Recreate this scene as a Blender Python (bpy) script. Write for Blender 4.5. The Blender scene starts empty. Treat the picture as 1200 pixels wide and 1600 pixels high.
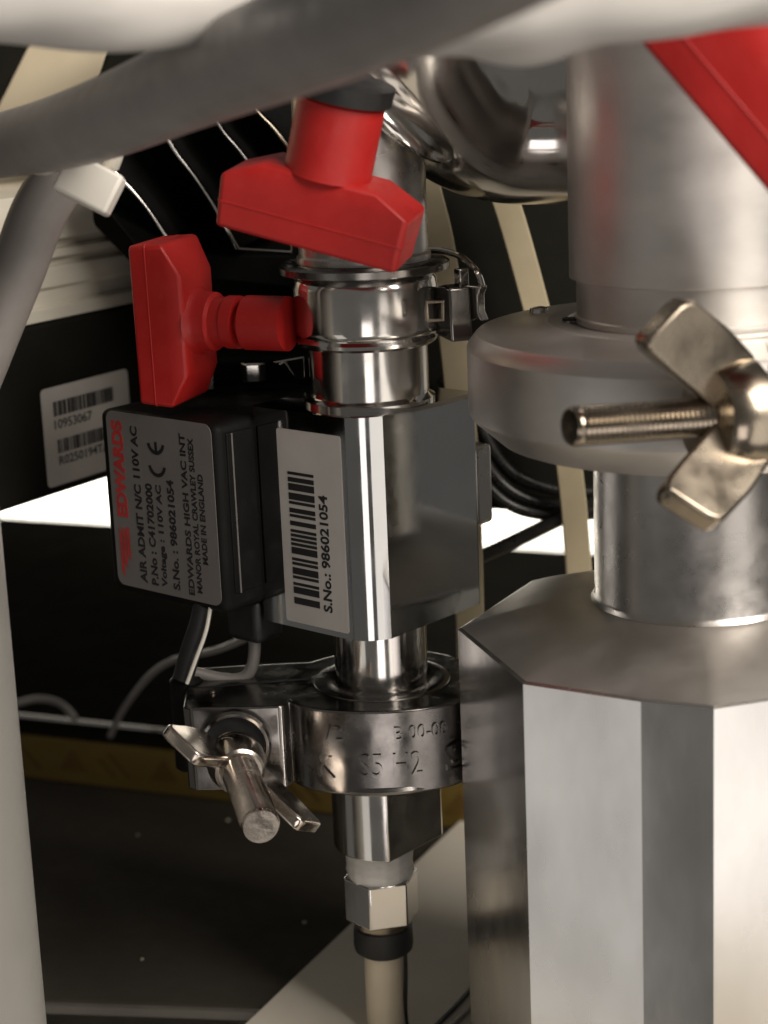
import bpy, bmesh, math, random
from mathutils import Vector, Matrix

random.seed(7)
V = Vector
scene = bpy.context.scene
COL = scene.collection
MM = 0.001                      # everything below is written in millimetres
R = math.radians

# ------------------------------------------------------------------ camera
FPX = 3000.0                    # focal length in pixels of the 1200 x 1600 picture
PITCH, ROLL, DIST = R(14.0), 0.042, 333.0
FWD = V((0, math.cos(PITCH), -math.sin(PITCH)))
_r0, _u0 = V((1, 0, 0)), V((0, math.sin(PITCH), math.cos(PITCH)))
RIGHT = math.cos(ROLL) * _r0 - math.sin(ROLL) * _u0
UP = math.cos(ROLL) * _u0 + math.sin(ROLL) * _r0
CAM = -FWD * DIST + RIGHT * 1.6
cd = bpy.data.cameras.new('camera')
cam = bpy.data.objects.new('camera', cd)
COL.objects.link(cam)
m = Matrix((RIGHT, UP, -FWD)).transposed().to_4x4()
m.translation = CAM * MM
cam.matrix_world = m
cd.sensor_fit = 'VERTICAL'
cd.sensor_height = 36.0
cd.sensor_width = 27.0
cd.lens = FPX / 1600.0 * 36.0
cd.clip_start = 0.005
cd.clip_end = 20.0
cd.dof.use_dof = True
cd.dof.focus_distance = 0.322
cd.dof.aperture_fstop = 20.0
scene.camera = cam

# ------------------------------------------------------------------ world, lamps and added fill lights
w = bpy.data.worlds.new('World')
scene.world = w
w.use_nodes = True
bg = w.node_tree.nodes['Background']
bg.inputs['Color'].default_value = (1.0, 0.95, 0.88, 1)
bg.inputs['Strength'].default_value = 0.125


def area(name, loc, target, sx, sy, power, col):
    l = bpy.data.lights.new(name, 'AREA')
    l.shape = 'RECTANGLE'
    l.size, l.size_y = sx * MM, sy * MM
    l.energy = power
    l.color = col
    o = bpy.data.objects.new(name, l)
    COL.objects.link(o)
    o.location = V(loc) * MM
    o.rotation_euler = (V(target) - V(loc)).to_track_quat('-Z', 'Y').to_euler()
    return o


area('room_lamp', (440, -420, 420), (20, 0, -10), 440, 380, 8.2, (1.0, 0.92, 0.83))
area('low_left_fill', (-360, -320, -225), (30, -50, -60), 190, 270, 0.095, (1.0, 0.95, 0.88))  # added fill without a visible source, brightens the block's left-front face
area('right_lamp', (340, -460, -170), (50, -40, -40), 320, 420, 0.62, (1.0, 0.92, 0.84))
area('front_fill', (10, -640, -190), (0, 0, -20), 190, 260, 0.36, (1.0, 0.91, 0.87))  # added soft fill, reflected in the valve's front edge and the rings
area('back_lamp', (-60, 480, -60), (-60, 600, -160), 420, 60, 2.0, (1.0, 0.95, 0.86))

scene.view_settings.view_transform = 'Standard'
scene.view_settings.look = 'None'
scene.view_settings.exposure = 0.0
scene.view_settings.gamma = 1.0
scene.view_settings.use_curve_mapping = False
try:
    scene.cycles.use_denoising = True
    scene.cycles.max_bounces = 10
    scene.cycles.glossy_bounces = 6
    scene.cycles.caustics_reflective = False
    scene.cycles.caustics_refractive = False
    scene.cycles.sample_clamp_indirect = 4.0
except Exception:
    pass


# ------------------------------------------------------------------ where a point of the picture lies at a given depth
def ray(px, py):
    return FWD * FPX + RIGHT * (px - 600) + UP * (800 - py)


def at(px, py, Y):
    d = ray(px, py)
    return CAM + d * ((Y - CAM.y) / d.y)


def atz(px, py, Z):
    d = ray(px, py)
    return CAM + d * ((Z - CAM.z) / d.z)


def zat(x, y, py):
    a, b = -300.0, 200.0
    for _ in range(50):
        c = (a + b) / 2
        p = V((x, y, c)) - CAM
        q = 800 - FPX * p.dot(UP) / p.dot(FWD)
        if q > py:
            a = c
        else:
            b = c
    return (a + b) / 2


# ------------------------------------------------------------------ materials
def mat(name, col, rough=0.5, metal=0.0, var=0.12, vscale=120, bump=0.0, bscale=900, rvar=0.12, rscale=250,
        stretch=(1, 1, 1), coat=0.0, trans=0.0, ss=0.0, spec=0.5, dust=0.0, dustcol=(0.45, 0.4, 0.33), emis=None, aniso=0.0):
    m = bpy.data.materials.new(name)
    m.use_nodes = True
    n, l = m.node_tree.nodes, m.node_tree.links
    b = n['Principled BSDF']
    tc = n.new('ShaderNodeTexCoord')
    mp = n.new('ShaderNodeMapping')
    mp.inputs['Scale'].default_value = stretch
    l.new(tc.outputs['Object'], mp.inputs['Vector'])
    nz = n.new('ShaderNodeTexNoise')
    nz.inputs['Scale'].default_value = vscale
    nz.inputs['Detail'].default_value = 6
    nz.inputs['Roughness'].default_value = 0.6
    l.new(mp.outputs['Vector'], nz.inputs['Vector'])
    mr = n.new('ShaderNodeMapRange')
    mr.inputs['From Min'].default_value = 0.3
    mr.inputs['From Max'].default_value = 0.7
    l.new(nz.outputs['Fac'], mr.inputs['Value'])
    mx = n.new('ShaderNodeMix')
    mx.data_type = 'RGBA'
    c = V(col)
    mx.inputs['A'].default_value = (*(c * (1 - var)), 1)
    mx.inputs['B'].default_value = (*[min(1.0, q) for q in c * (1 + var)], 1)
    l.new(mr.outputs['Result'], mx.inputs['Factor'])
    colout = mx.outputs['Result']
    if dust > 0:
        nd = n.new('ShaderNodeTexNoise')
        nd.inputs['Scale'].default_value = 900
        nd.inputs['Detail'].default_value = 4
        l.new(tc.outputs['Object'], nd.inputs['Vector'])
        md = n.new('ShaderNodeMapRange')
        md.inputs['From Min'].default_value = 0.6
        md.inputs['From Max'].default_value = 0.8
        md.inputs['To Max'].default_value = dust
        l.new(nd.outputs['Fac'], md.inputs['Value'])
        m2 = n.new('ShaderNodeMix')
        m2.data_type = 'RGBA'
        m2.inputs['B'].default_value = (*dustcol, 1)
        l.new(md.outputs['Result'], m2.inputs['Factor'])
        l.new(colout, m2.inputs['A'])
        colout = m2.outputs['Result']
    l.new(colout, b.inputs['Base Color'])
    nr = n.new('ShaderNodeTexNoise')
    nr.inputs['Scale'].default_value = rscale
    nr.inputs['Detail'].default_value = 5
    l.new(mp.outputs['Vector'], nr.inputs['Vector'])
    rr = n.new('ShaderNodeMapRange')
    rr.inputs['From Min'].default_value = 0.3
    rr.inputs['From Max'].default_value = 0.7
    rr.inputs['To Min'].default_value = max(0.02, rough * (1 - rvar * 2))
    rr.inputs['To Max'].default_value = min(1.0, rough * (1 + rvar * 2))
    l.new(nr.outputs['Fac'], rr.inputs['Value'])
    l.new(rr.outputs['Result'], b.inputs['Roughness'])
    if bump > 0:
        nb = n.new('ShaderNodeTexNoise')
        nb.inputs['Scale'].default_value = bscale
        nb.inputs['Detail'].default_value = 4
        l.new(mp.outputs['Vector'], nb.inputs['Vector'])
        bp = n.new('ShaderNodeBump')
        bp.inputs['Strength'].default_value = bump
        bp.inputs['Distance'].default_value = 0.0003
        l.new(nb.outputs['Fac'], bp.inputs['Height'])
        l.new(bp.outputs['Normal'], b.inputs['Normal'])
    b.inputs['Metallic'].default_value = metal
    b.inputs['Specular IOR Level'].default_value = spec
    b.inputs['Coat Weight'].default_value = coat
    b.inputs['Transmission Weight'].default_value = trans
    b.inputs['Anisotropic'].default_value = aniso
    if ss > 0:
        b.inputs['Subsurface Weight'].default_value = ss
        b.inputs['Subsurface Radius'].default_value = (0.003, 0.002, 0.0012)
    return m


M = dict(
    chrome=mat('polished_steel', (0.62, 0.60, 0.57), 0.14, 1, 0.06, 60, bump=0.03, bscale=300, rvar=0.3, rscale=120),
    block_steel=mat('polished_block_steel', (0.47, 0.475, 0.475), 0.085, 1, 0.06, 60, bump=0.05, bscale=150, rvar=0.3, rscale=120),
    steel=mat('dull_steel', (0.46, 0.44, 0.42), 0.30, 1, 0.08, 90, bump=0.05, bscale=900, rvar=0.1),
    cast=mat('cast_clamp_metal', (0.205, 0.195, 0.185), 0.22, 1, 0.10, 120, bump=0.06, bscale=400, rvar=0.2),
    alu=mat('machined_aluminium', (0.66, 0.65, 0.64), 0.24, 1, 0.08, 45, bump=0.30, bscale=90, rvar=0.14, rscale=70, stretch=(1, 1, 0.5)),
    alu_turned=mat('turned_aluminium', (0.62, 0.595, 0.565), 0.46, 1, 0.09, 60, bump=0.08, bscale=260, rvar=0.07, rscale=90, stretch=(1, 1, 1.6)),
    nickel=mat('nickel_plate', (0.33, 0.285, 0.225), 0.27, 1, 0.10, 90, bump=0.08, bscale=350, rvar=0.25, rscale=120),
    bright_nickel=mat('worn_bright_nickel', (0.52, 0.465, 0.41), 0.19, 1, 0.10, 120, bump=0.10, bscale=450, rvar=0.3),
    shiny_rubber=mat('shiny_black_jacket', (0.014, 0.013, 0.012), 0.28, 0, 0.2, 200, bump=0.05, spec=0.5),
    red=mat('red_plastic', (0.42, 0.014, 0.012), 0.46, 0, 0.14, 60, bump=0.05, bscale=1200, spec=0.45, dust=0.05, dustcol=(0.5, 0.25, 0.2)),
    black=mat('black_plastic', (0.007, 0.007, 0.0065), 0.55, 0, 0.3, 90, bump=0.05, bscale=1800, spec=0.12),
    blackm=mat('black_painted_metal', (0.014, 0.0135, 0.011), 0.7, 0, 0.2, 60, spec=0.0),
    rubber=mat('black_rubber', (0.010, 0.010, 0.010), 0.55, 0, 0.3, 200, bump=0.1),
    grey_cable=mat('grey_cable_jacket', (0.25, 0.232, 0.218), 0.45, 0, 0.14, 60, bump=0.05, bscale=500),
    white_plastic=mat('white_plastic', (0.72, 0.69, 0.62), 0.42, 0, 0.06, 60, bump=0.05),
    white_hose=mat('white_hose', (0.54, 0.52, 0.49), 0.38, 0, 0.08, 40, bump=0.06, bscale=300),
    paper=mat('label_paper', (0.52, 0.49, 0.455), 0.48, 0, 0.06, 120, bump=0.04),
    greylabel=mat('grey_label_foil', (0.17, 0.158, 0.147), 0.5, 0, 0.08, 120, bump=0.04),
    ink=mat('black_ink', (0.012, 0.012, 0.012), 0.5, 0, 0.2, 300),
    inkred=mat('red_ink', (0.45, 0.04, 0.035), 0.5, 0, 0.2, 300),
    clear=mat('dusty_dark_cover', (0.016, 0.015, 0.013), 0.35, 0, 0.2, 120),
    cream=mat('cream_painted_panel', (0.66, 0.57, 0.41), 0.6, 0, 0.08, 30),
    profile=mat('anodised_profile', (0.62, 0.58, 0.49), 0.5, 0.0, 0.12, 80, bump=0.08, stretch=(0.3, 0.3, 2)),
    strap=mat('beige_flat_cable', (0.52, 0.44, 0.29), 0.55, 0, 0.08, 90, bump=0.05),
    board=mat('beige_board', (0.66, 0.61, 0.52), 0.7, 0, 0.05, 25, bump=0.02, spec=0.2),
    table=mat('dark_table_laminate', (0.060, 0.053, 0.043), 0.85, 0, 0.14, 40, spec=0.03),
    edge=mat('grey_table_edge', (0.10, 0.09, 0.075), 0.6, 0, 0.15, 40),
    tape=mat('yellow_tape', (0.19, 0.125, 0.026), 0.5, 0, 0.15, 50),
    tapeink=mat('tape_print', (0.135, 0.078, 0.016), 0.5, 0, 0.2, 90),
    pole=mat('pale_grey_paint', (0.20, 0.193, 0.178), 0.5, 0, 0.05, 30, bump=0.03),
    wall=mat('white_wall_paint', (0.82, 0.80, 0.75), 0.7, 0, 0.03, 15),
    ptfe=mat('thread_seal_tape', (0.66, 0.64, 0.60), 0.45, 0, 0.12, 300, bump=0.3, bscale=1200, stretch=(1, 1, 3)),
    tube=mat('translucent_hose', (0.70, 0.62, 0.48), 0.35, 0, 0.06, 60, ss=0.3),
    crumb=mat('dust_crumb', (0.60, 0.55, 0.42), 0.6, 0, 0.3, 500),
)


# ------------------------------------------------------------------ mesh building
def frame(a, hint=V((0, 0, 1))):
    a = V(a).normalized()
    h = V(hint)
    if abs(a.dot(h.normalized())) > 0.97:
        h = V((1, 0, 0))
    x = h.cross(a).normalized()
    return x, a.cross(x).normalized(), a


def catmull(pts, k=8):
    out = []
    n = len(pts)
    for i in range(n - 1):
        p0, p1, p2, p3 = pts[max(i - 1, 0)], pts[i], pts[i + 1], pts[min(i + 2, n - 1)]
        for j in range(k):
            t = j / k
            out.append(0.5 * ((2 * p1) + (p2 - p0) * t + (2 * p0 - 5 * p1 + 4 * p2 - p3) * t * t + (3 * p1 - p0 - 3 * p2 + p3) * t ** 3))
    out.append(pts[-1])
    return out


class MB:
    def __init__(self):
        self.v, self.f = [], []

    def add(self, vs, fs):
        k = len(self.v)
        self.v += [V(p) for p in vs]
        self.f += [tuple(i + k for i in q) for q in fs]
        return self

    def rings(self, rings, close=True, cap=True):
        n = len(rings[0])
        vs = [p for r in rings for p in r]
        fs = []
        for i in range(len(rings) - 1):
            for j in range(n if close else n - 1):
                a, b = i * n + j, i * n + (j + 1) % n
                fs.append((a, b, b + n, a + n))
        if cap:
            fs.append(tuple(range(n - 1, -1, -1)))
            fs.append(tuple((len(rings) - 1) * n + j for j in range(n)))
        return self.add(vs, fs)

    def lathe(self, o, axis, prof, n=64, cap=True, hint=V((0, 1, 0)), a0=0.0):
        x, y, a = frame(axis, hint)
        o = V(o)
        rs = []
        for r, h in prof:
            r = max(r, 0.001)
            rs.append([o + a * h + (x * math.cos(t) + y * math.sin(t)) * r for t in [a0 + 2 * math.pi * i / n for i in range(n)]])
        return self.rings(rs, cap=cap)

    def prism(self, o, ex, ey, poly, h0, h1):
        ex, ey = V(ex).normalized(), V(ey).normalized()
        ez = ex.cross(ey).normalized()
        o = V(o)
        return self.rings([[o + ex * p[0] + ey * p[1] + ez * h for p in poly] for h in (h0, h1)])

    def box(self, c, ex, ey, ez, sx, sy, sz):
        ex, ey, ez = V(ex).normalized(), V(ey).normalized(), V(ez).normalized()
        return self.prism(V(c) - ez * 0, ex, ey, [(-sx / 2, -sy / 2), (sx / 2, -sy / 2), (sx / 2, sy / 2), (-sx / 2, sy / 2)], -sz / 2, sz / 2)

    def tube(self, pts, r, n=16, k=8, flat=1.0, hint=V((0, 0, 1)), smooth=True, closed=False):
        pts = [V(p) for p in pts]
        rr = r if isinstance(r, (list, tuple)) else [r] * len(pts)
        if smooth and len(pts) > 2:
            rv = catmull([V((q, 0, 0)) for q in rr], k)
            P = catmull(pts, k)
            rr = [q.x for q in rv]
        else:
            P = pts
        rings = []
        up = None
        for i, p in enumerate(P):
            t = (P[min(i + 1, len(P) - 1)] - P[max(i - 1, 0)]).normalized()
            if up is None:
                x, y, _ = frame(t, hint)
            else:
                x = (up - t * up.dot(t)).normalized()
                y = t.cross(x).normalized()
            up = x
            rings.append([p + (x * math.cos(q) + y * math.sin(q) * flat) * rr[i] for q in [2 * math.pi * j / n for j in range(n)]])
        return self.rings(rings)

    def build(self, name, material, parent=None, bevel=0.0, seg=3, angle=35, flatshade=False, subsurf=0):
        base = V((0, 0, 0))
        if parent is not None:
            q = parent
            while q is not None:
                base += V(q['_o']) if '_o' in q else V((0, 0, 0))
                q = q.parent
        else:
            lo = [min(p[i] for p in self.v) for i in range(3)]
            hi = [max(p[i] for p in self.v) for i in range(3)]
            base = V(((lo[0] + hi[0]) / 2, (lo[1] + hi[1]) / 2, lo[2]))
        me = bpy.data.meshes.new(name)
        me.from_pydata([((p - base) * MM)[:] for p in self.v], [], self.f)
        bm = bmesh.new()
        bm.from_mesh(me)
        bmesh.ops.remove_doubles(bm, verts=bm.verts, dist=1e-7)
        bmesh.ops.recalc_face_normals(bm, faces=bm.faces)
        bm.to_mesh(me)
        bm.free()
        me.materials.append(M[material] if isinstance(material, str) else material)
        for p in me.polygons:
            p.use_smooth = not flatshade
        if not flatshade:
            me.set_sharp_from_angle(angle=R(angle))
        o = bpy.data.objects.new(name, me)
        COL.objects.link(o)
        if parent is not None:
            o.parent = parent
        else:
            o.location = base * MM
            o['_o'] = base[:]
        if bevel > 0:
            b = o.modifiers.new('Bevel', 'BEVEL')
            b.width = bevel * MM
            b.segments = seg
            b.limit_method = 'ANGLE'
            b.angle_limit = R(28)
        if subsurf:
            s = o.modifiers.new('Subdivision', 'SUBSURF')
            s.levels = s.render_levels = subsurf
        return o


def tag(o, label=None, cat=None, group=None, kind=None):
    if label:
        o['label'] = label
    if cat:
        o['category'] = cat
    if group:
        o['group'] = group
    if kind:
        o['kind'] = kind
    return o


def thing(name, loc, label, cat, group=None):
    o = bpy.data.objects.new(name, None)
    o.empty_display_size = 0.005
    COL.objects.link(o)
    o.location = V(loc) * MM
    o['_o'] = V(loc)[:]
    return tag(o, label, cat, group)


def text_geo(s, size, bold=0.0, extrude=0.04):
    c = bpy.data.curves.new('lettering', 'FONT')
    c.body = s
    c.size = size
    c.offset = bold
    c.extrude = extrude
    c.resolution_u = 3
    t = bpy.data.objects.new('lettering', c)
    COL.objects.link(t)
    bpy.context.view_layer.update()
    ev = t.evaluated_get(bpy.context.evaluated_depsgraph_get())
    me = ev.to_mesh()
    vs = [v.co.copy() for v in me.vertices]
    fs = [tuple(p.vertices) for p in me.polygons]
    ev.to_mesh_clear()
    bpy.data.objects.remove(t)
    bpy.data.curves.remove(c)
    x0, x1 = min(v.x for v in vs), max(v.x for v in vs)
    y0, y1 = min(v.y for v in vs), max(v.y for v in vs)
    return vs, fs, (x0, x1, y0, y1)


def text_on(mb, s, o, ex, ey, width, height, bold=0.0, lift=0.06):
    """lettering whose box starts at o and is width x height along ex, ey"""
    vs, fs, (x0, x1, y0, y1) = text_geo(s, 2.0, bold)
    ex, ey = V(ex).normalized(), V(ey).normalized()
    ez = ex.cross(ey)
    kx, ky = width / (x1 - x0), height / max(y1 - y0, 1e-6)
    return mb.add([V(o) + ex * (v.x - x0) * kx + ey * (v.y - y0) * ky + ez * (lift + v.z) for v in vs], fs)


def rrect(w, h, r, n=5):
    out = []
    for cx, cy, a in ((w / 2 - r, h / 2 - r, 0), (-w / 2 + r, h / 2 - r, 90), (-w / 2 + r, -h / 2 + r, 180), (w / 2 - r, -h / 2 + r, 270)):
        for i in range(n + 1):
            t = R(a + 90 * i / n)
            out.append((cx + r * math.cos(t), cy + r * math.sin(t)))
    return out


Z = V((0, 0, 1))
U = V((-0.749, 0.663, 0)).normalized()      # along the valve's labelled face, towards the back left
W = V((-0.663, -0.749, 0)).normalized()     # out of the labelled face, towards the front left

# ================================================================== THE SETTING
TZ, FY = -102.0, 125.0          # table top height; where the raised tray begins
fe = V((-0.927, 0.375, 0)).normalized()      # along the tray's front, going left and back
fn = V((-0.375, -0.927, 0)).normalized()     # out of the tray's front
p0 = at(270, 1140, FY)
TRZ = p0.z

# table
tb = MB()
f0, f1 = atz(60, 1562, TZ), atz(420, 1574, TZ)
d = (f1 - f0).normalized()
nb = V((-d.y, d.x, 0))
a, b = f0 - d * 250, f1 + d * 350
tb.add([a, b, b + nb * 250, a + nb * 250, a - Z * 3.2, b - Z * 3.2, b + nb * 250 - Z * 3.2, a + nb * 250 - Z * 3.2],
       [(0, 1, 2, 3), (7, 6, 5, 4), (0, 4, 5, 1), (1, 5, 6, 2), (2, 6, 7, 3), (3, 7, 4, 0)])
table = tag(tb.build('table_top', 'table', bevel=0.4), 'dark brown laminate table top dusted with crumbs', 'table top')
e = MB()
e.box((a + b) / 2 - nb * 0.9 - Z * 1.2, d, nb, Z, (b - a).length, 1.8, 2.0)
e.build('edge_strip', 'edge', table, bevel=0.4)
# under the table's edge: the dark floor of the bench
g = MB()
g.add([(-600, 30, -190), (600, 30, -190), (600, 700, -190), (-600, 700, -190)], [(0, 1, 2, 3)])
tag(g.build('bench_floor', 'table'), kind='structure')

# wall far behind
wl = MB()
wl.box((0, 600, -20), (1, 0, 0), Z, (0, -1, 0), 1400, 420, 8)
tag(wl.build('back_wall', 'wall'), 'bright white wall seen through the gaps', 'wall', kind='structure')

# raised tray on the table with bright lip and yellow tape
tr = MB()
c = p0
tdep = (atz(80, 809, TRZ) - c).dot(-fn)
poly = [(-260, 0), (160, 0), (160, -tdep), (-260, -tdep)]
tr.prism(V((c.x, c.y, TZ + 0.02)), -fe, -fn, [(x, -y) for x, y in poly], 0, TRZ - TZ - 0.8)
tray = tag(tr.build('equipment_tray', 'blackm', bevel=0.5), 'black raised equipment tray with bright front lip and yellow tape', 'tray')
lp = MB()
lp.tube([c - fe * 160 + fn * 0.6 - Z * 0.4, c + fe * 260 + fn * 0.6 - Z * 0.4], 0.75, n=10, smooth=False)
lp.build('metal_lip', 'chrome', tray)
tp = MB()
th = TRZ - TZ
tp.box(V((c.x, c.y, TZ + th * 0.36)) + fn * 0.25 + fe * 50, fe, Z, fn, 420, th * 0.66, 0.4)
tape = tp.build('warning_tape', 'tape', tray)
tapec = V((c.x, c.y, TZ + th * 0.36)) + fn * 0.5
mk = MB()
for i in range(-6, 12):
    q = tapec + fe * (i * 13.0 + 3)
    if i % 2 == 0:
        mk.prism(q, fe, Z, [(-4.2, -2.6), (4.2, -2.6), (0, 3.6)], -0.03, 0.05)
    else:
        mk.prism(q, fe, Z, [(-4, -3.2), (-2.6, -3.2), (3.4, 3.4), (2, 3.4)], -0.03, 0.05)
        mk.prism(q, fe, Z, [(0.5, -3.2), (1.7, -3.2), (6, 1.4), (4.8, 1.4)], -0.03, 0.05)
mk.build('printed_mark', 'tapeink', tape)

# beige board on the table, under the aluminium block
BZ = TZ + 0.05
b0, b1 = atz(372, 1608, BZ + 2.4), atz(742, 1258, BZ + 2.4)
dd = (b1 - b0).normalized()
rr_ = V((dd.y, -dd.x, 0))
bd = MB()
q0, q1 = b0 - dd * 60, b1 + dd * 40
bd.prism(V((0, 0, BZ)), (1, 0, 0), (0, 1, 0), [((p).x, (p).y) for p in (q0, q0 + rr_ * 190, q1 + rr_ * 190, q1)], 0, 2.4)
board = tag(bd.build('beige_board', 'board', bevel=0.5), 'flat beige board lying slantwise on the table under the tube', 'board')
for k, (pa, pb) in enumerate((((672, 1612), (752, 1528)), ((690, 1618), (760, 1548)))):
    A, B = atz(*pa, BZ + 2.9), atz(*pb, BZ + 2.9)
    t = MB()
    t.tube([A - (B - A) * 0.6, A, (A + B) / 2 + V((0.3, 0.2, 0)), B, B + (B - A) * 1.2], 0.45, n=10)
    tag(t.build('thin_wire', 'grey_cable' if k else 'rubber'), ('thin grey wire lying on the beige board, nearer the aluminium block' if k else 'thin black wire lying on the beige board beside a grey one'), 'wire', 'thin wires on the board')
# dust crumbs on the table
for (px, py, s, lab) in ((215, 1306, .42, 'pale crumb on the dark table below the yellow tape'), (476, 1443, .5, 'yellowish crumb on the dark table close to the beige board'),
                         (222, 1500, .35, 'pale crumb nearest the front edge of the dark table'), (356, 1283, .5, 'pale crumb at the foot of the tray behind the wing nut')):
    p = atz(px, py, TZ)
    t = MB()
    bm = bmesh.new()
    bmesh.ops.create_icosphere(bm, subdivisions=1, radius=s)
    t.add([p + V((v.co.x * random.uniform(.7, 1.5), v.co.y * random.uniform(.7, 1.3), v.co.z * .6 + s * .55)) for v in bm.verts], [tuple(v.index for v in f.verts) for f in bm.faces])
    bm.free()
    tag(t.build('dust_crumb', 'crumb'), lab, 'crumb', 'crumbs on the dark table')

# ================================================================== BACKGROUND EQUIPMENT
RF = V((0.545, 0.839, 0)).normalized()       # rack face runs right and back
RN = V((0.839, -0.545, 0)).normalized()      # out of the rack face
c = at(100, 640, 48)
zt, zb = at(100, 501, 48).z, at(100, 766, 48).z
rk = MB()
rk.box(V((c.x, c.y, (zt + zb) / 2)) - RN * 40 + RF * 30, RF, Z, RN, 260, zt - zb, 80)
rack = tag(rk.build('instrument_box', 'blackm', bevel=0.8), 'black instrument box with a white barcode sticker on its side', 'instrument')
# sticker: corners in the picture (62,610) (205,570) (160,735) (70,765)
def on_face(px, py, o, n):
    dr = ray(px, py)
    return CAM + dr * ((V(o) - CAM).dot(n) / dr.dot(n))
s0, s1 = on_face(62, 610, c, RN), on_face(70, 765, c, RN)
sw, sh = 26.0, (s0.z - s1.z)
so = V(s0)
st = MB()
st.prism(so + RF * sw / 2 - Z * sh / 2 + RN * 0.02, RF, Z, rrect(sw, sh, 1.0), 0, 0.12)
stick = st.build('barcode_sticker', 'paper', rack)
bc = MB()
def barcode(mb, o, ex, ey, w, h, seed, n=26, lift=0.2):
    rnd = random.Random(seed)
    ex, ey = V(ex).normalized(), V(ey).normalized()
    x = 0
    ws = [rnd.choice((1, 1, 1.6, 2.4)) * (1.35 if i % 2 == 0 else .8) for i in range(2 * n)]
    k = w / sum(ws)
    for i, q in enumerate(ws):
        if i % 2 == 0:
            mb.prism(V(o), ex, ey, [(x, 0), (x + q * k, 0), (x + q * k, h), (x, h)], lift - 0.03, lift + 0.03)
        x += q * k
barcode(bc, so + RF * 3.2 - Z * 5.8, RF, Z, 18.0, 2.9, 3)
barcode(bc, so + RF * 3.6 - Z * 12.8 - Z * 0.4, RF, Z, 18.0, 2.7, 5)
bc.build('barcode', 'ink', stick)
lt = MB()
text_on(lt, '10953067', so + RF * 3.2 - Z * 8.4, RF, Z, 11.0, 1.9, 0.02, 0.16)
text_on(lt, 'R0250194TA', so + RF * 3.7 - Z * 15.6, RF, Z, 15.0, 1.8, 0.02, 0.16)
lt.build('lettering', 'ink', stick)

# anodised profile rail above the box
pr = MB()
zp0, zp1 = zt + 0.3, zt + 22
prof = [(0, 0), (1.2, 0), (1.2, 2.4), (-0.6, 2.8), (-0.6, 5.5), (0.2, 6.2), (0.2, 9.8), (-1.6, 10.2), (-1.6, 11.2), (-0.2, 11.6), (-0.2, 13), (-2.2, 13.4), (-2.2, 14.6), (-0.6, 15.0), (-0.6, 24), (-30, 24), (-30, 0)]
o = V((c.x, c.y, zp0)) - RN * 1.5 - RF * 95
pr.rings([[o + RF * h + RN * x + Z * y for x, y in prof] for h in (0, 190)])
tag(pr.build('aluminium_rail', 'profile', bevel=0.15, seg=2), 'pale grooved aluminium rail on top of the black instrument box', 'rail')

# cream panel behind
cp = MB()
o = at(110, 190, 120)
cp.box(o + V((-10, 10, 10)), RF, (RN * 0.35 + Z).normalized(), RN, 200, 70, 6)
tag(cp.build('cream_panel', 'cream', bevel=0.6), 'cream painted panel behind the thick grey cable', 'panel')
dp = MB()
o = at(-10, 130, 100)
dp.box(o, V((0.5, 0.3, 0.9)).normalized(), V((0.87, 0, -0.5)).normalized(), V((0, -1, 0.2)), 40, 6, 3)
tag(dp.build('dark_bracket', 'blackm', bevel=0.5), 'dark slanted bracket at the top left in front of the cream panel', 'bracket')

# black housing with fins behind the knobs
hs = thing('finned_housing', at(420, 440, 55), 'black finned metal housing with bright fin edges behind the red knobs', 'housing')
hb = MB()
P = [at(x, y, 62) for x, y in ((140, 345), (232, 440), (300, 560), (520, 640), (700, 650), (718, 775), (760, 796), (980, 806), (980, 40), (180, 40), (110, 250))]
hb.rings([[q + V((0, dy, 0)) for q in P] for dy in (0, 70)])
hb.build('body', 'blackm', hs, bevel=0.8)
ub = MB()
P = [at(x, y, 44) for x, y in ((160, 320), (250, 432), (470, 452), (560, 440), (560, 400), (300, 396))]
ub.rings([[q + V((0, dy, 0)) for q in P] for dy in (0, 17)])
ub.build('lower_flange', 'black', hs, bevel=0.6)
for k, (A, B) in enumerate((((150, 222), (262, 372)), ((232, 160), (372, 388)), ((318, 150), (425, 315)), ((372, 122), (478, 275)))):
    a, b = at(*A, 36), at(*B, 36)
    d = (b - a).normalized()
    back = V((0.30, 0.95, 0.05)).normalized()
    nrm = d.cross(back).normalized()
    mid = a.lerp(b, 0.5) + nrm * 0.15
    pts = [a, a.lerp(b, .3) - nrm * .5, mid, a.lerp(b, .72) + nrm * 0.4, b]
    P = catmull(pts, 5)
    f = MB()
    rings = [[q + nrm * 0.6, q - nrm * 0.6, q - nrm * 0.6 + back * 26, q + nrm * 0.6 + back * 26] for q in P]
    f.rings(rings)
    fin = f.build('fin', 'black', hs)
    f = MB()
    f.tube([q - back * 0.2 for q in P], [0.30 + 0.12 * math.sin(i * .33 + k) for i in range(len(P))], n=8, smooth=False)
    f.build('bright_edge', 'nickel' if k == 3 else 'steel', fin)
# wire staple on the housing
wt = MB()
wt.tube([at(x, y, 34) for x, y in ((345, 340), (373, 389), (455, 394), (457, 376), (452, 330))], 0.42, n=8, smooth=False)
tag(wt.build('wire_bracket', 'chrome'), 'thin bent bright wire bracket under the upper red knob', 'bracket')

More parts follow.
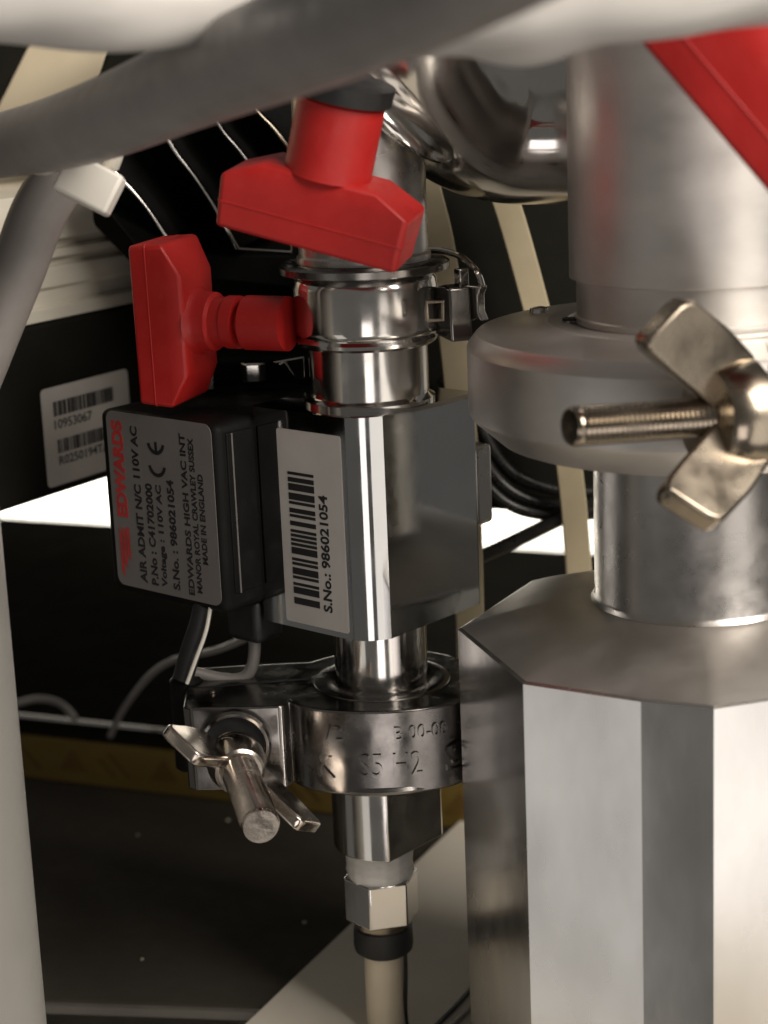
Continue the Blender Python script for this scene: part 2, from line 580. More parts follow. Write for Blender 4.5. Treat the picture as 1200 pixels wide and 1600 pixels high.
# black module under the rack between housing and coil, small bright fittings
bm_ = MB()
bm_.box(at(430, 600, 40), (1, 0, 0), Z, (0, -1, 0), 36, 14, 22)
tag(bm_.build('black_connector_block', 'black', bevel=1.0), 'black connector block behind the polished tube', 'connector')
nu = MB()
nu.lathe(at(397, 596, 24), Z, [(2.0, 0), (2.3, .2), (2.3, 3.4), (2.0, 3.7)], 6)
tag(nu.build('small_hex_nut', 'chrome', bevel=.15), 'small bright hex nut left of the polished tube', 'nut')
fo = MB()
q = at(452, 576, 24)
fo.prism(q, (1, 0, 0.1), (0.1, -.3, 1), [(-3, 2.0), (2.6, 2.2), (3, -2.2), (1.2, -2.4), (-.4, -.4)], -.5, .5)
fo.prism(q + V((0, -.8, .2)), (1, 0.3, 0.2), (0.3, -.3, 1), [(-2.4, 1.6), (-1.4, 2), (1.6, -2), (.6, -2)], -.3, .3)
tag(fo.build('bent_bracket', 'chrome', bevel=.2), 'small bent shiny bracket left of the polished tube', 'bracket')
nu2 = MB()
q = at(325, 585, 22)
nu2.box(q, (1, 0, 0), Z, (0, -1, 0), 2.4, 5, 6)
tag(nu2.build('metal_tab', 'chrome', bevel=.3), 'small bright metal tab just right of the left red knob', 'tab')

# flat beige cables hanging behind
def strap(name, pts, wd, label):
    t = MB()
    P = catmull([V(p) for p in pts], 8)
    rings = []
    for i, p in enumerate(P):
        tg = (P[min(i + 1, len(P) - 1)] - P[max(i - 1, 0)]).normalized()
        sd = tg.cross(V((0, -1, 0))).normalized()
        nn = sd.cross(tg).normalized()
        rings.append([p + sd * wd / 2 + nn * .6, p - sd * wd / 2 + nn * .6, p - sd * wd / 2 - nn * .6, p + sd * wd / 2 - nn * .6])
    t.rings(rings)
    return tag(t.build(name, 'strap', bevel=.25), label, 'flat cable', 'beige flat cables')
strap('flat_cable', [at(755, 230, 50), at(792, 320, 50), at(832, 460, 50), at(872, 620, 50), at(893, 760, 50), at(905, 900, 50), at(915, 1060, 50)], 5.2, 'beige flat cable between the elbow and the aluminium clamp ring')
strap('flat_cable', [at(640, 200, 42), at(672, 320, 42), at(690, 400, 42), at(712, 560, 42), at(728, 760, 42), at(734, 960, 42), at(738, 1120, 42)], 5.6, 'beige flat cable running behind the valve block')

# black cables behind, right of the valve
for k, (pts, r, lab) in enumerate((
    ([(690, 590), (740, 650), (790, 730), (860, 765), (960, 770)], 1.4, 'black cable looping behind the aluminium clamp ring, uppermost'),
    ([(680, 610), (735, 690), (790, 762), (860, 790), (960, 790)], 1.5, 'black cable looping behind the aluminium clamp ring, second one down'),
    ([(670, 640), (730, 720), (790, 785), (860, 805), (960, 800)], 1.2, 'black cable looping behind the aluminium clamp ring, third one down'),
    ([(700, 888), (760, 866), (820, 838), (880, 808), (980, 760)], 1.5, 'single black cable crossing the bright gap below the clamp ring'))):
    t = MB()
    t.tube([at(x, y, 58 - 2 * k) for x, y in pts], r, n=12)
    tag(t.build('black_cable', 'shiny_rubber'), lab, 'cable', 'black cables behind the valve')

# thin cables on the tray
t = MB()
t.tube([at(x, y, Y) for x, y, Y in ((172, 1150, 118), (195, 1105, 112), (235, 1055, 100), (275, 1030, 90), (340, 1015, 70), (400, 990, 50))], .8, n=10)
tag(t.build('thin_cable', 'grey_cable'), 'thin grey cable rising from the tray behind the lower clamp', 'cable')
t = MB()
t.tube([at(x, y, Y) for x, y, Y in ((-20, 1112, 118), (30, 1098, 122), (62, 1092, 124), (95, 1100, 122), (118, 1124, 116))], .9, n=10)
tag(t.build('looped_cable', 'grey_cable'), 'short looped grey cable lying on the tray lip at the left', 'cable')

# ================================================================== THE VALVE
zt_blk = zat(0, -10.2, 642)
zb_blk = zat(1, -20, 1012)
zlabel = lambda p: p
valve = thing('solenoid_valve', (0, 0, zb_blk), 'polished steel valve block with barcode label and black coil', 'valve')
H = zt_blk - zb_blk
# block: square with a rounded front edge
S = 14.5
poly = []
def rc(cx, cy, r, a0, a1, n=6):
    return [(cx + r * math.cos(R(a0 + (a1 - a0) * i / n)), cy + r * math.sin(R(a0 + (a1 - a0) * i / n))) for i in range(n + 1)]
# coordinates (u, w)
SU = 11.6                       # half depth towards the right-hand face
poly += [(-SU, S - 4.4)]
for i in range(9):              # the broken front edge is very slightly rounded
    f_ = i / 8
    bl = .55 * math.sin(math.pi * f_) / math.sqrt(2)
    poly.append((-SU + .1 + 4.1 * f_ - bl, S - 4.2 + 4.1 * f_ + bl))
poly += [(-SU + 4.4, S)]
poly += rc(S - .8, S - .8, .8, 90, 0, 3)
poly += rc(S - .8, -S + .8, .8, 0, -90, 3)
poly += rc(-SU + .8, -S + .8, .8, -90, -180, 3)
bk = MB()
bk.rings([[U * p[0] + W * p[1] + Z * h for p in poly] for h in (zb_blk, zt_blk)])
bk.build('valve_body', 'block_steel', valve, bevel=0, angle=14)
t = MB()
t.box(U * -6 + W * (-S - 2.0) + Z * (zat(20, 8, 690) + zat(20, 8, 812)) / 2, U, W, Z, 10.8, 4.8, zat(20, 8, 690) - zat(20, 8, 812))
t.build('rear_boss', 'steel', valve, bevel=.8)
t = MB()
t.lathe((0, 0, zt_blk - .02), Z, [(11.2, 0), (11.2, .7), (10.5, 1.1), (10.2, 1.4), (10.2, 11.4)], 72)
t.build('top_tube', 'chrome', valve)
t = MB()
zs = zat(0, -8.3, 1100)
t.lathe((0, 0, zs), Z, [(8.2, 0), (8.2, zb_blk - zs - .8), (8.8, zb_blk - zs - .4), (8.8, zb_blk - zs + .02)], 72)
t.build('bottom_spigot', 'chrome', valve)
# white serial label on the labelled face; reads from the bottom up
def face_at(px, py):        # point of the labelled face under a pixel, as (along -U i.e. to the right, height)
    dr = ray(px, py)
    q = CAM + dr * ((W * S - CAM).dot(W) / dr.dot(W))
    return q
la, lb = face_at(432, 668), face_at(546, 984)
uu0, uu1 = la.dot(-U), lb.dot(-U)
z1, z0 = la.z, face_at(500, 980).z
lw, lh = uu1 - uu0, z1 - z0
lo = W * (S + .02) - U * uu0 + Z * z0
lab = MB()
lab.prism(lo - U * lw / 2 + Z * lh / 2, -U, Z, rrect(lw, lh, .5), 0, .1)
slabel = lab.build('serial_label', 'paper', valve)
def lp_(fx, fz):
    return lo + (-U) * (lw * fx) + Z * (lh * fz)
bc = MB()
barcode(bc, lp_(.56, .10) + W * 0, Z, U, lh * .70, lw * .41, 11, n=20, lift=.14)
bc.build('barcode', 'ink', slabel)
tx = MB()
text_on(tx, 'S.No.: 986021054', lp_(.76, .09), Z, U, lh * .60, lw * .14, .05, .12)
tx.build('lettering', 'ink', slabel)

# coil
zc1, zc0 = zat(-26.6, -8, 664), zat(-26.6, -8, 962)
CU0, CU1, CW0, CW1 = 13.9, 43.5, -13.0, 23.6
cl = MB()
cl.box(U * (CU0 + CU1) / 2 + W * (CW0 + CW1) / 2 + Z * (zc0 + zc1) / 2, U, W, Z, CU1 - CU0, CW1 - CW0, zc1 - zc0)
coil = cl.build('coil_housing', 'black', valve, bevel=1.6, seg=4)
def coil_at(px, py):
    dr = ray(px, py)
    return CAM + dr * ((W * CW1 - CAM).dot(W) / dr.dot(W))
A, B = coil_at(176, 780), coil_at(338, 800)
clw = B.dot(-U) - A.dot(-U)
cz1, cz0 = coil_at(255, 653).z, coil_at(255, 927).z
clh = cz1 - cz0
co = W * (CW1 + .02) - U * A.dot(-U) + Z * cz0
t = MB()
t.prism(co - U * clw / 2 + Z * clh / 2, -U, Z, rrect(clw, clh, 1.7), 0, .1)
clabel = t.build('rating_label', 'greylabel', coil)
def cp_(fx, fz):
    return co - U * (clw * fx) + Z * (clh * fz)
tr_ = MB()
text_on(tr_, 'EDWARDS', cp_(.155, .40), Z, U, clh * .55, clw * .11, .11, .1)
# three slanted bars of the maker's mark
for k in range(3):
    x0 = .05 + .036 * k
    tr_.add([cp_(x0, .08 + .05 * k) + W * .16, cp_(x0 + .03, .05 + .05 * k) + W * .16, cp_(x0 + .03, .30 + .02 * k) + W * .16, cp_(x0, .345) + W * .16], [(0, 1, 2, 3)])
tr_.build('red_print', 'inkred', coil)
tk = MB()
def row(s, x, z, w_, h_, b=.03):
    text_on(tk, s, cp_(x, z), Z, U, clh * w_, clw * h_, b + .035, .1)
row('AIR ADMIT N/C 110V AC', .30, .04, .89, .068)
row('P.No : C41702000', .41, .04, .58, .068)
row('Voltage : 110V AC', .51, .04, .58, .068)
row('S.No. : 986021054', .62, .04, .62, .068)
row('EDWARDS HIGH VAC INT', .755, .03, .90, .055, .02)
row('MANOR ROYAL CRAWLEY SUSSEX', .83, .05, .86, .05, .02)
row('MADE IN ENGLAND', .90, .22, .50, .05, .02)
# CE mark from arcs
def arc(mb, c0, r, wd, a0, a1, n=14):
    pts = []
    for i in range(n + 1):
        a = R(a0 + (a1 - a0) * i / n)
        pts.append(a)
    vs = []
    for a in pts:
        for q in (r - wd, r):
            vs.append(c0 + Z * (math.cos(a) * q) + U * (math.sin(a) * q) + W * .16)
    mb.add(vs, [(2 * i, 2 * i + 1, 2 * i + 3, 2 * i + 2) for i in range(n)])
rce = clw * .085
arc(tk, cp_(.475, .735), rce, rce * .3, 100, 260)
arc(tk, cp_(.475, .86), rce, rce * .3, 100, 260)
q = cp_(.475, .86)
tk.add([q + Z * (-rce * .9) + U * (rce * .14) + W * .16, q + Z * (-rce * .9) - U * (rce * .14) + W * .16, q - U * (rce * .14) + W * .16, q + U * (rce * .14) + W * .16], [(0, 1, 2, 3)])
tk.build('black_print', 'ink', coil)
# clear side window of the coil (right-hand face)
t = MB()
t.box(-U * -(CU0 - .05) + W * 18.2 + Z * ((zc0 + zc1) / 2 + .8), W, Z, -U, 6.2, (zc1 - zc0) * .84, .5)
t.build('side_plate', 'black', coil, bevel=.2)
t = MB()
t.box(U * (CU0 - .1) + W * 20.3 + Z * ((zc0 + zc1) / 2 + .8), W, Z, -U, .35, (zc1 - zc0) * .84, .9)
t.build('bracket_edge', 'steel', coil)
# gland, cable and hose bend under the coil
t = MB()
t.tube([at(x, y, -2) for x, y in ((322, 930), (312, 975), (297, 1020), (286, 1060))] , 1.9, n=14)
tag(t.build('coil_cable', 'rubber'), 'black cable coming out below the coil, beside a white wire', 'cable')
t = MB()
t.tube([at(x, y, -5) for x, y in ((331, 935), (322, 985), (306, 1030), (292, 1068))], .36, n=8)
tag(t.build('white_wire', 'white_plastic'), 'thin white wire running along the black cable below the coil', 'wire')
t = MB()
t.tube([at(x, y, 4) for x, y in ((372, 940), (392, 975), (398, 1010), (390, 1050), (360, 1062), (300, 1050))], 1.1, n=12)
tag(t.build('curved_hose', 'grey_cable'), 'thin curved grey hose bending below the coil', 'hose')
t = MB()
t.box(at(398, 962, 4), U, W, Z, 8, 7, 8)
t.build('cable_gland', 'rubber', valve, bevel=1.2)

# ------------------------------------------------------------------ upper clamp and pipe
zr0 = zat(0, -12, 553)
zr1 = zat(0, -12, 438)
hr = zr1 - zr0
uc = thing('quick_clamp', (0, 0, zr0), 'polished ring clamp with latch above the valve block', 'clamp')
t = MB()
t.lathe((0, 0, zr0), Z, [(10.25, .3), (11.2, 0), (11.9, .5), (12.1, 1.1), (11.7, 1.7), (11.9, 2.0), (12.25, 2.5), (12.3, 3.2), (12.3, hr - 2.2), (12.1, hr - 1.0), (11.5, hr - .25), (10.6, hr), (10.25, hr - .2)], 80)
t.build('ring', 'chrome', uc)
t = MB()
t.lathe((0, 0, zr1 + .03), Z, [(13.4, 0), (14.3, .3), (14.4, 1.4), (13.8, 1.8), (9, 1.9)], 72)
t.build('top_flange', 'cast', uc)
# latch on the right side
q = at(707, 487, -6)
t = MB()
t.prism(q, V((.35, -.94, 0)), Z, [(-4, -4.2), (3.2, -4.6), (2.6, 4.2), (0, 4.6), (-4, 3.8)], -2.2, 1.6)
t.build('latch_body', 'cast', uc, bevel=.4)
t = MB()
q2 = at(679, 486, -13)
t.tube([q2 + V((x, 0, z)) for x, z in ((-1.2, -1.5), (1.3, -1.5), (1.4, 1.5), (-1.2, 1.5), (-1.3, 0), (-1.2, -1.5))], .33, n=8, smooth=False)
t.build('square_loop', 'nickel', uc)
t = MB()
t.tube([at(x, y, Y) for x, y, Y in ((660, 392, 6), (690, 392, 4), (722, 402, 0), (745, 425, -4), (754, 450, -6))], .55, n=10)
t.build('wire_bail', 'chrome', uc)
t = MB()
t.box(at(721, 434, -4), V((.6, -.8, 0)), Z, V((-.8, -.6, 0)), 1.7, 3.2, 2)
t.build('lug_end', 'chrome', uc, bevel=.25)
t = MB()
q = at(741, 470, -6)
t.prism(q, V((.75, -.66, 0)), Z, [(-2.6, 2.6), (2.2, 2.6), (1.5, 1.0), (1.5, -1.6), (2.3, -3.2), (1.2, -2.7), (.2, -3.2), (-1.6, -2.5), (-2.4, 0)], -1, 1)
t.build('latch_hook', 'chrome', uc, bevel=.25)

pz = zr1 + 1.95
t = MB()
ptop = zat(0, -11, 130)
t.lathe((0, 0, pz), Z, [(11.3, 0), (11.3, 1), (10.9, 1.4), (10.9, ptop - pz)], 64)
tag(t.build('straight_pipe', 'steel'), 'short dull steel pipe behind the upper red knob', 'pipe')

# ------------------------------------------------------------------ polished elbow at the top
el = thing('pipe_elbow', at(760, 320, 14), 'large polished pipe elbow under the white sleeve', 'pipe')
t = MB()
pts = [at(1010, 196, 12), at(900, 204, 12), at(790, 203, 12), at(722, 177, 8), at(668, 115, 2), at(630, 40, -4), at(605, -50, -8)]
t.tube(pts, [12.4] * 7, n=64, k=14)
t.build('bend', 'chrome', el)
t = MB()
a = at(648, 118, -4)
ax = (at(700, 60, -8) - at(625, 150, 4)).normalized()
t.lathe(at(612, 140, -2), V((.72, -.30, .62)), [(9, -1.2), (13.5, -1.4), (14.8, -.6), (15.0, 0), (14.8, .6), (13.5, 1.6), (9, 3)], 72)
t.build('flange_rim', 'chrome', el)

# ------------------------------------------------------------------ red knobs
def knob(c, s, l, half, w, th, rise, sr, sl, label, rings=None, cap=False):
    s, l = V(s).normalized(), V(l)
    l = (l - s * l.dot(s)).normalized()
    n = s.cross(l)
    c = V(c)
    t0 = thing('red_thumbscrew', c, label, 'thumbscrew', 'red plastic thumbscrews')
    t = MB()
    t.rings([[c + l * x * half * k + n * y * w * kw + s * h for x, y in ((-1, -1), (1, -1), (1, 1), (-1, 1))]
             for h, k, kw in ((-th / 2, .97, .93), (th / 2, 1.0, 1.0), (th / 2 + rise, .58, .86))])
    t.build('handle', 'red', t0, bevel=.7, seg=4)
    t = MB()
    t.prism(c, l, n, rrect(2 * half * .986 + .14, 2 * w * .966 + .14, .7), -.16, .16)
    t.build('mould_seam', 'red', t0, bevel=.05, seg=1)
    if rings is None:
        rings = [(sr * 1.02, 0), (sr, .6), (sr, sl - .5), (sr * .94, sl)]
    t = MB()
    t.lathe(c + s * (th / 2 + rise - .4), s, rings, 48)
    t.build('stem', 'red', t0)
    if cap:
        t = MB()
        t.lathe(c + s * (th / 2 + rise - .3 + sl), s, [(sr * .8, -.2), (sr * 1.12, 0), (sr * 1.14, 2.6), (sr * .9, 3)], 40)
        t.build('black_cap', 'rubber', t0)
    return t0

c = at(499, 338, -26)
knob(c, V((.235, -.16, .95)), V((.93, -.22, -.25)), 14.9, 6.2, 8.3, 3.0, 6.7, 11.8, 'red thumbscrew with tilted bar handle and thick round stem above the ring clamp', cap=True)
c = at(262, 500, 5)
knob(c, V((.92, -.39, -.01)), V((-.035, -.02, 1)), 14.0, 6.6, 6.6, 3.0, 5.0, 13,
     'red thumbscrew with upright bar handle, its stem pointing right to the ring clamp',
     rings=[(6.2, 0), (5.4, .8), (5.1, 1.6), (5.0, 3.4), (4.3, 3.8), (4.2, 5.8), (4.5, 6.0), (4.5, 8.0), (2.8, 8.2), (2.8, 9.2), (4.6, 9.4), (4.6, 17)])
lk = (RIGHT * .65 - UP * .76).normalized()
c = at(1162, 136, -70)
knob(c, (RIGHT * .66 + UP * .56 - FWD * .42).normalized(), lk, 23, 10, 9, 5, 6.5, 10, 'red thumbscrew cut off by the top right corner')

# ================================================================== LOWER CLAMP
zk1, zk0 = zat(0, -17, 1112), zat(0, -17, 1246)
hk = zk1 - zk0
lc = thing('lower_clamp', (0, 0, zk0), 'dark cast ring clamp with raised lettering under the valve block', 'clamp')
t = MB()
RB = 16.9
def front(a_):                              # the clamp's front bulges more flatly than a circle
    return V((17.4 * math.sin(a_), -RB * max(math.cos(a_), 0) ** .62, 0)) if abs(a_) < math.pi / 2 else V((17.4 * math.sin(a_), -RB * math.cos(a_), 0))
pl = [(-33.0, -11.4), (-17.8, -12.0), (-17.0, -11.6), (-16.6, -10.4)]
pl += [tuple(front(R(a_))[:2]) for a_ in range(-68, 231, 4)]
pl += [(-17, 11.2), (-34.0, 10.6), (-35.0, 9.4), (-34.4, -10.2)]
t.prism((0, 0, zk0 + .3), (1, 0, 0), (0, 1, 0), pl, 0, hk - .3)
t.build('clamp_body', 'cast', lc, bevel=1.1, seg=4)
t = MB()
t.lathe((0, 0, zk0), Z, [(10.1, .6), (15.0, 0), (16.6, 0), (17.3, .5), (17.4, 1.0), (17.1, 1.6), (16.4, 1.9)], 96)
t.build('bottom_rim', 'cast', lc)
t = MB()
t.lathe((0, 0, zk1 - .4), Z, [(12.4, 0), (12.0, .55), (11.2, .7), (9.4, .7), (9.0, .5), (8.5, .45)], 72)
t.build('top_collar', 'cast', lc)
t = MB()
t.prism((0, 0, zk1), (1, 0, 0), (0, 1, 0), [(-34.2, -1.2), (-12.6, 1.4), (-12.6, 2.0), (-34.2, -.6)], -.4, .06)
t.build('gap_shade_strip', 'rubber', lc)  # black strip on the flat top stands in for the slit's shade
# raised lettering bent round the ring
def wrap(mb, s, a_mid, z, width, height, r, bold=.0, depth=.4):
    vs, fs, (x0, x1, y0, y1) = text_geo(s, 2.0, bold, 1.0)
    kx, ky = width / (x1 - x0), height / max(y1 - y0, 1e-6)
    out = []
    for v in vs:
        a = a_mid + ((v.x - x0) * kx - width / 2) / r
        q = front(a)
        nn = V((math.sin(a), -1.4 * math.cos(a) - .2, 0)).normalized()
        q = q + nn * (depth if v.z > 0 else -.1)
        out.append(V((q.x, q.y, z + (v.y - y0) * ky)))
    mb.add(out, fs)
t = MB()
wrap(t, '/2', -.52, zk0 + hk * .66, 3.4, 2.6, 16.92)
wrap(t, 'B 00-00', .38, zk0 + hk * .66, 9.5, 2.4, 16.92)
wrap(t, 'K', -.62, zk0 + hk * .22, 3.4, 3.8, 16.92)
wrap(t, 'S5 H2', .06, zk0 + hk * .24, 10.5, 4.2, 16.92)
wrap(t, 'S', .78, zk0 + hk * .20, 4.6, 5.4, 16.92)
wrap(t, 'S', .78, zk0 + hk * .28, 2.2, 3.4, 16.92)
t.build('raised_lettering', 'cast', lc)
zl1, zl0 = zk1, zk0
t = MB()
t.lathe((-35.0, 3.5, zl0 - 1), Z, [(2.6, 0), (3.0, .4), (3.0, zl1 - zl0 + 1.2), (2.4, zl1 - zl0 + 1.9)], 32)
t.build('hinge_pin', 'black', lc)
for (px, py) in ((316, 1050), (332, 1082)):
    q = atz(px, py, zl1 + .1)
    t = MB()
    t.lathe(q, Z, [(.5, 0), (.45, .3), (.2, .45)], 12)
    t.build('chip', 'nickel', lc)

def wing_nut(name, c, ax, wd, label, k=1.0, material='nickel', bolt_len=20, back=4, br=3.0, hub=(5.2, 4.3, 7), group='wing nuts', flare=1.0, shape=(1.0, 1.15), bend=(0, 0)):
    ax = V(ax).normalized()
    wd = V(wd)
    wd = (wd - ax * wd.dot(ax)).normalized()
    n = ax.cross(wd)
    c = V(c)
    t0 = thing(name, c, label, 'wing nut', group)
    t = MB()
    t.lathe(c, ax, [(br + .1, 0), (hub[0] * .95, 0), (hub[0], .5), (hub[0], hub[2] * .45), (hub[1], hub[2] - .4), (hub[1] - .5, hub[2]), (br + .05, hub[2])], 40)
    t.build('hub', material, t0)
    for sg in (1, -1):
        t = MB()
        rk_, th_ = shape
        tc_ = n if n.dot(CAM - c) > 0 else -n
        be = R(bend[0 if sg > 0 else 1])
        ws_ = wd * sg * math.cos(be) + tc_ * math.sin(be)
        ns_ = ax.cross(ws_).normalized()
        pl = [(2.2, 1.0), (1.6, 5.6), (4.2, 8.4), (7.4, 12.2), (10.2, 15.2), (11.4, 16.0), (12.6, 15.9), (17.2, 11.8), (17.9, 10.6), (17.6, 9.4), (13.6, 4.4), (9.4, .4), (7.6, -.2)]
        t.rings([[c + ws_ * x * k * rk_ + ax * y * k * flare + ns_ * h for x, y in pl] for h in (-th_, th_)])
        t.build('wing', material, t0, bevel=.55, seg=3)
    t = MB()
    prof = []
    h = -back
    while h < bolt_len - .8:
        prof += [(br - .22, h), (br, h + .4)]
        h += .8
    prof += [(br - .05, bolt_len - .5), (br - .3, bolt_len)]
    t.lathe(c, ax, prof, 32)
    t.build('threaded_bolt', material, t0, angle=45)
    return t0

# wing nut on the lower clamp
cb = at(362, 1172, -14)
ct = at(408, 1292, -41)
ax = (ct - cb).normalized()
t = MB()
t.lathe(at(368, 1160, -11.5), V((0, -1, 0)), [(2.5, 0), (6.2, 0), (6.3, .4), (6.3, 1.8), (5.9, 2.2), (5.4, 2.2), (5.1, 1.0), (2.5, 1.0)], 48)
t.build('bolt_boss', 'cast', lc)
t = MB()
t.lathe(at(368, 1160, -12.3), V((0, -1, 0)), [(2.5, 0), (5.05, 0), (5.05, .35), (2.5, .35)], 40)
t.build('recess_shade_disc', 'rubber', lc)  # black disc gives the boss floor the darkness of a deep hole
wing_nut('wing_nut', cb.lerp(ct, .10), ax, V((.75, 0, -.66)), 'worn wing nut with its bolt pointing at the viewer, on the lower clamp', k=.92, bolt_len=(ct - cb).length * .90, back=4, br=3.15, hub=(5.0, 4.2, 6.0), flare=.9, material='bright_nickel')

# ------------------------------------------------------------------ fittings under the lower clamp
zf1 = zk0 + 1.3
zf0 = zat(0, -9, 1345)
ft = thing('hose_adapter', (0, 0, zf0), 'steel adapter with white thread tape and hex nut under the lower clamp', 'adapter')
t = MB()
pl = []
for i in range(64):
    a = 2 * math.pi * i / 64
    q = V((math.cos(a), math.sin(a), 0)) * 10
    dq = q.dot(-U)
    if dq > 6.6:
        q = q + U * (dq - 6.6)
    pl.append((q.x, q.y))
t.prism((0, 0, zf0), (1, 0, 0), (0, 1, 0), pl, 0, zf1 - zf0)
t.build('spigot', 'chrome', ft, bevel=.3, angle=20)
FX = V((-1.8, 0, 0))            # the hose end sits a little left of the valve's axis
zh = zat(0, -6, 1384)
t = MB()
n = 48
rs = []
for h, r, jag in ((zh - .4, 5.9, .35), (zh + 1, 6.15, 0), (zh + 2, 6.0, 0), (zf0 - .6, 6.2, 0), (zf0 + .2, 6.1, 0)):
    rs.append([V((math.cos(2 * math.pi * i / n) * (r + .12 * math.sin(i * 2.3 + h)), math.sin(2 * math.pi * i / n) * (r + .12 * math.cos(i * 1.7)), h + jag * math.sin(i * .9) * math.cos(i * .37))) for i in range(n)])
t.rings([[p + FX for p in r_] for r_ in rs])
t.build('thread_tape', 'ptfe', ft)
zn0 = zat(0, -6, 1462)
t = MB()
hx = [(6.9 * math.cos(R(60 * i + 12)), 6.9 * math.sin(R(60 * i + 12))) for i in range(6)]
t.prism(V((0, 0, zn0 + 1.2)) + FX, (1, 0, 0), (0, 1, 0), hx, 0, zh - zn0 - 1.4)
t.build('hex_nut', 'chrome', ft, bevel=.3)
t = MB()
t.lathe(V((0, 0, zn0 - .6)) + FX, Z, [(5.0, 0), (5.2, .6), (5.35, 1.7), (4.9, 2.3)], 48)
t.build('nut_sleeve', 'nickel', ft)
zq = zat(0, -5, 1503)
t = MB()
t.lathe(V((0, 0, zq)) + FX, Z, [(3.6, .1), (4.6, 0), (5.3, .6), (5.5, 1.6), (5.4, zn0 - zq - .6), (4.8, zn0 - zq - .1)], 48)
t.build('black_collar', 'rubber', ft)
t = MB()
t.tube([FX + V((-.1, 0, zq + 1)), FX + V((-.2, 0, zq - 6)), FX + V((-.1, 0, zq - 14)), FX + V((.2, .5, -99.4))], 3.55, n=32)
tag(t.build('flexible_tube', 'tube'), 'translucent beige tube leaving the black collar downwards', 'tube')
t = MB()
t.tube([FX + V((3.9, -.6, zq + .3)), FX + V((3.8, -.8, zq - 5)), FX + V((3.5, -.8, zq - 12)), FX + V((3.7, 0, -99.4))], .38, n=8)
tag(t.build('dark_wire', 'rubber'), 'thin dark wire running down along the beige tube', 'wire')

# ================================================================== RIGHT-HAND ALUMINIUM ASSEMBLY
XC, YC = 52.5, -20.0
blk = thing('aluminium_block', (XC, YC, TZ + 2.5), 'bright octagonal machined aluminium block with round neck', 'block')
OR = 39.6
v1 = R(-96)                                  # direction of the front corner
zo = zat(XC - 4, YC - OR, 1109)              # height of the octagon's upper rim
zn = zat(XC, YC - 16.7, 977)                 # height of the neck's foot
oct_ = []
for i in range(8):
    a = v1 - i * math.pi / 4
    oct_.append(V((math.cos(a) * OR, math.sin(a) * OR, 0)))
# shallow facet added beside the front corner so its reflection differs from the face
o0, o1 = oct_[0], oct_[1]
fl = o0.lerp(o1, .36)
nrm = V(((o0 + o1).x, (o0 + o1).y, 0)).normalized()
outl = [o0 - nrm * .0, fl + nrm * .9] + oct_[1:]
N = 96
def outline_at(a):                           # radius of the outline along direction a
    dirv = V((math.cos(a), math.sin(a), 0))
    best = 1e9
    m_ = len(outl)
    for i in range(m_):
        p, q = outl[i], outl[(i + 1) % m_]
        e = q - p
        den = dirv.x * e.y - dirv.y * e.x
        if abs(den) < 1e-9:
            continue
        tt = (p.x * e.y - p.y * e.x) / den
        ss = (p.x * dirv.y - p.y * dirv.x) / den
        if tt > 0 and -1e-6 <= ss <= 1 + 1e-6:
            best = min(best, tt)
    return best
angs = sorted(set([round(math.atan2(p.y, p.x), 6) for p in outl] + [round(-math.pi + 2 * math.pi * i / N, 6) for i in range(N)]))
cc = V((XC, YC, 0))
ring_o = [(V((math.cos(a), math.sin(a), 0)), outline_at(a)) for a in angs]
t = MB()
rs = [[cc + d_ * r_ + Z * (TZ + 2.5) for d_, r_ in ring_o],
      [cc + d_ * r_ + Z * (zo) for d_, r_ in ring_o],
      [cc + d_ * (r_ - .6) + Z * (zo + .35) for d_, r_ in ring_o]]
t.rings(rs)
t.build('octagonal_body', 'alu', blk, angle=6)
t = MB()
hz = zn - zo - .35
t.rings([[cc + d_ * (r_ * (1 - f_) + 17 * f_ - .6) + Z * (zo + .35 + hz * (1 - (1 - f_) ** 1.7)) for d_, r_ in ring_o] for f_ in (0, .15, .3, .45, .6, .75, .9, 1.0)])
t.build('domed_top', 'alu_turned', blk, angle=24)
zc_b = zat(XC, YC - 36.6, 757)               # clamp ring underside
zc_t = zat(XC, YC - 36.6, 566)
t = MB()
t.lathe((XC, YC, zn - .02), Z, [(17.4, 0), (17.0, .5), (16.7, 1.0), (16.7, zc_b - zn + 3)], 96)
t.build('neck', 'steel', blk)

hc = zc_t - zc_b
rg = thing('clamp_ring', (XC, YC, zc_b), 'wide pale aluminium clamp ring around the neck of the block', 'clamp')
t = MB()
t.lathe((XC, YC, zc_b), Z, [(16.9, .8), (26, .2), (31.0, 0), (31.8, .3), (36.0, 4.0), (36.5, 4.8), (36.6, 5.4), (36.6, hc - 2.4), (36.4, hc - 1.9), (35.3, hc - .5), (34.9, hc - .15), (34.3, hc), (24.2, hc + 1.0), (23.6, hc + 1.3), (20.6, hc + 1.3), (20.2, hc + .9), (16.9, hc + .9)], 128)
t.build('ring', 'alu_turned', rg, angle=18)
q = atz(893, 497, zc_t + 1.7)
t = MB()
t.lathe(q - Z * .3, Z, [(1.5, 0), (1.5, .32), (.9, .36)], 24)
t.build('hole_shade_disc', 'rubber', rg)  # no bore: a black disc stands in for the hole's shade
q = atz(842, 486, zc_t + .8)
t = MB()
t.lathe(q - Z * .2, Z, [(1.6, 0), (1.5, .7), (1.0, .9)], 20)
t.build('screw_head', 'chrome', rg)

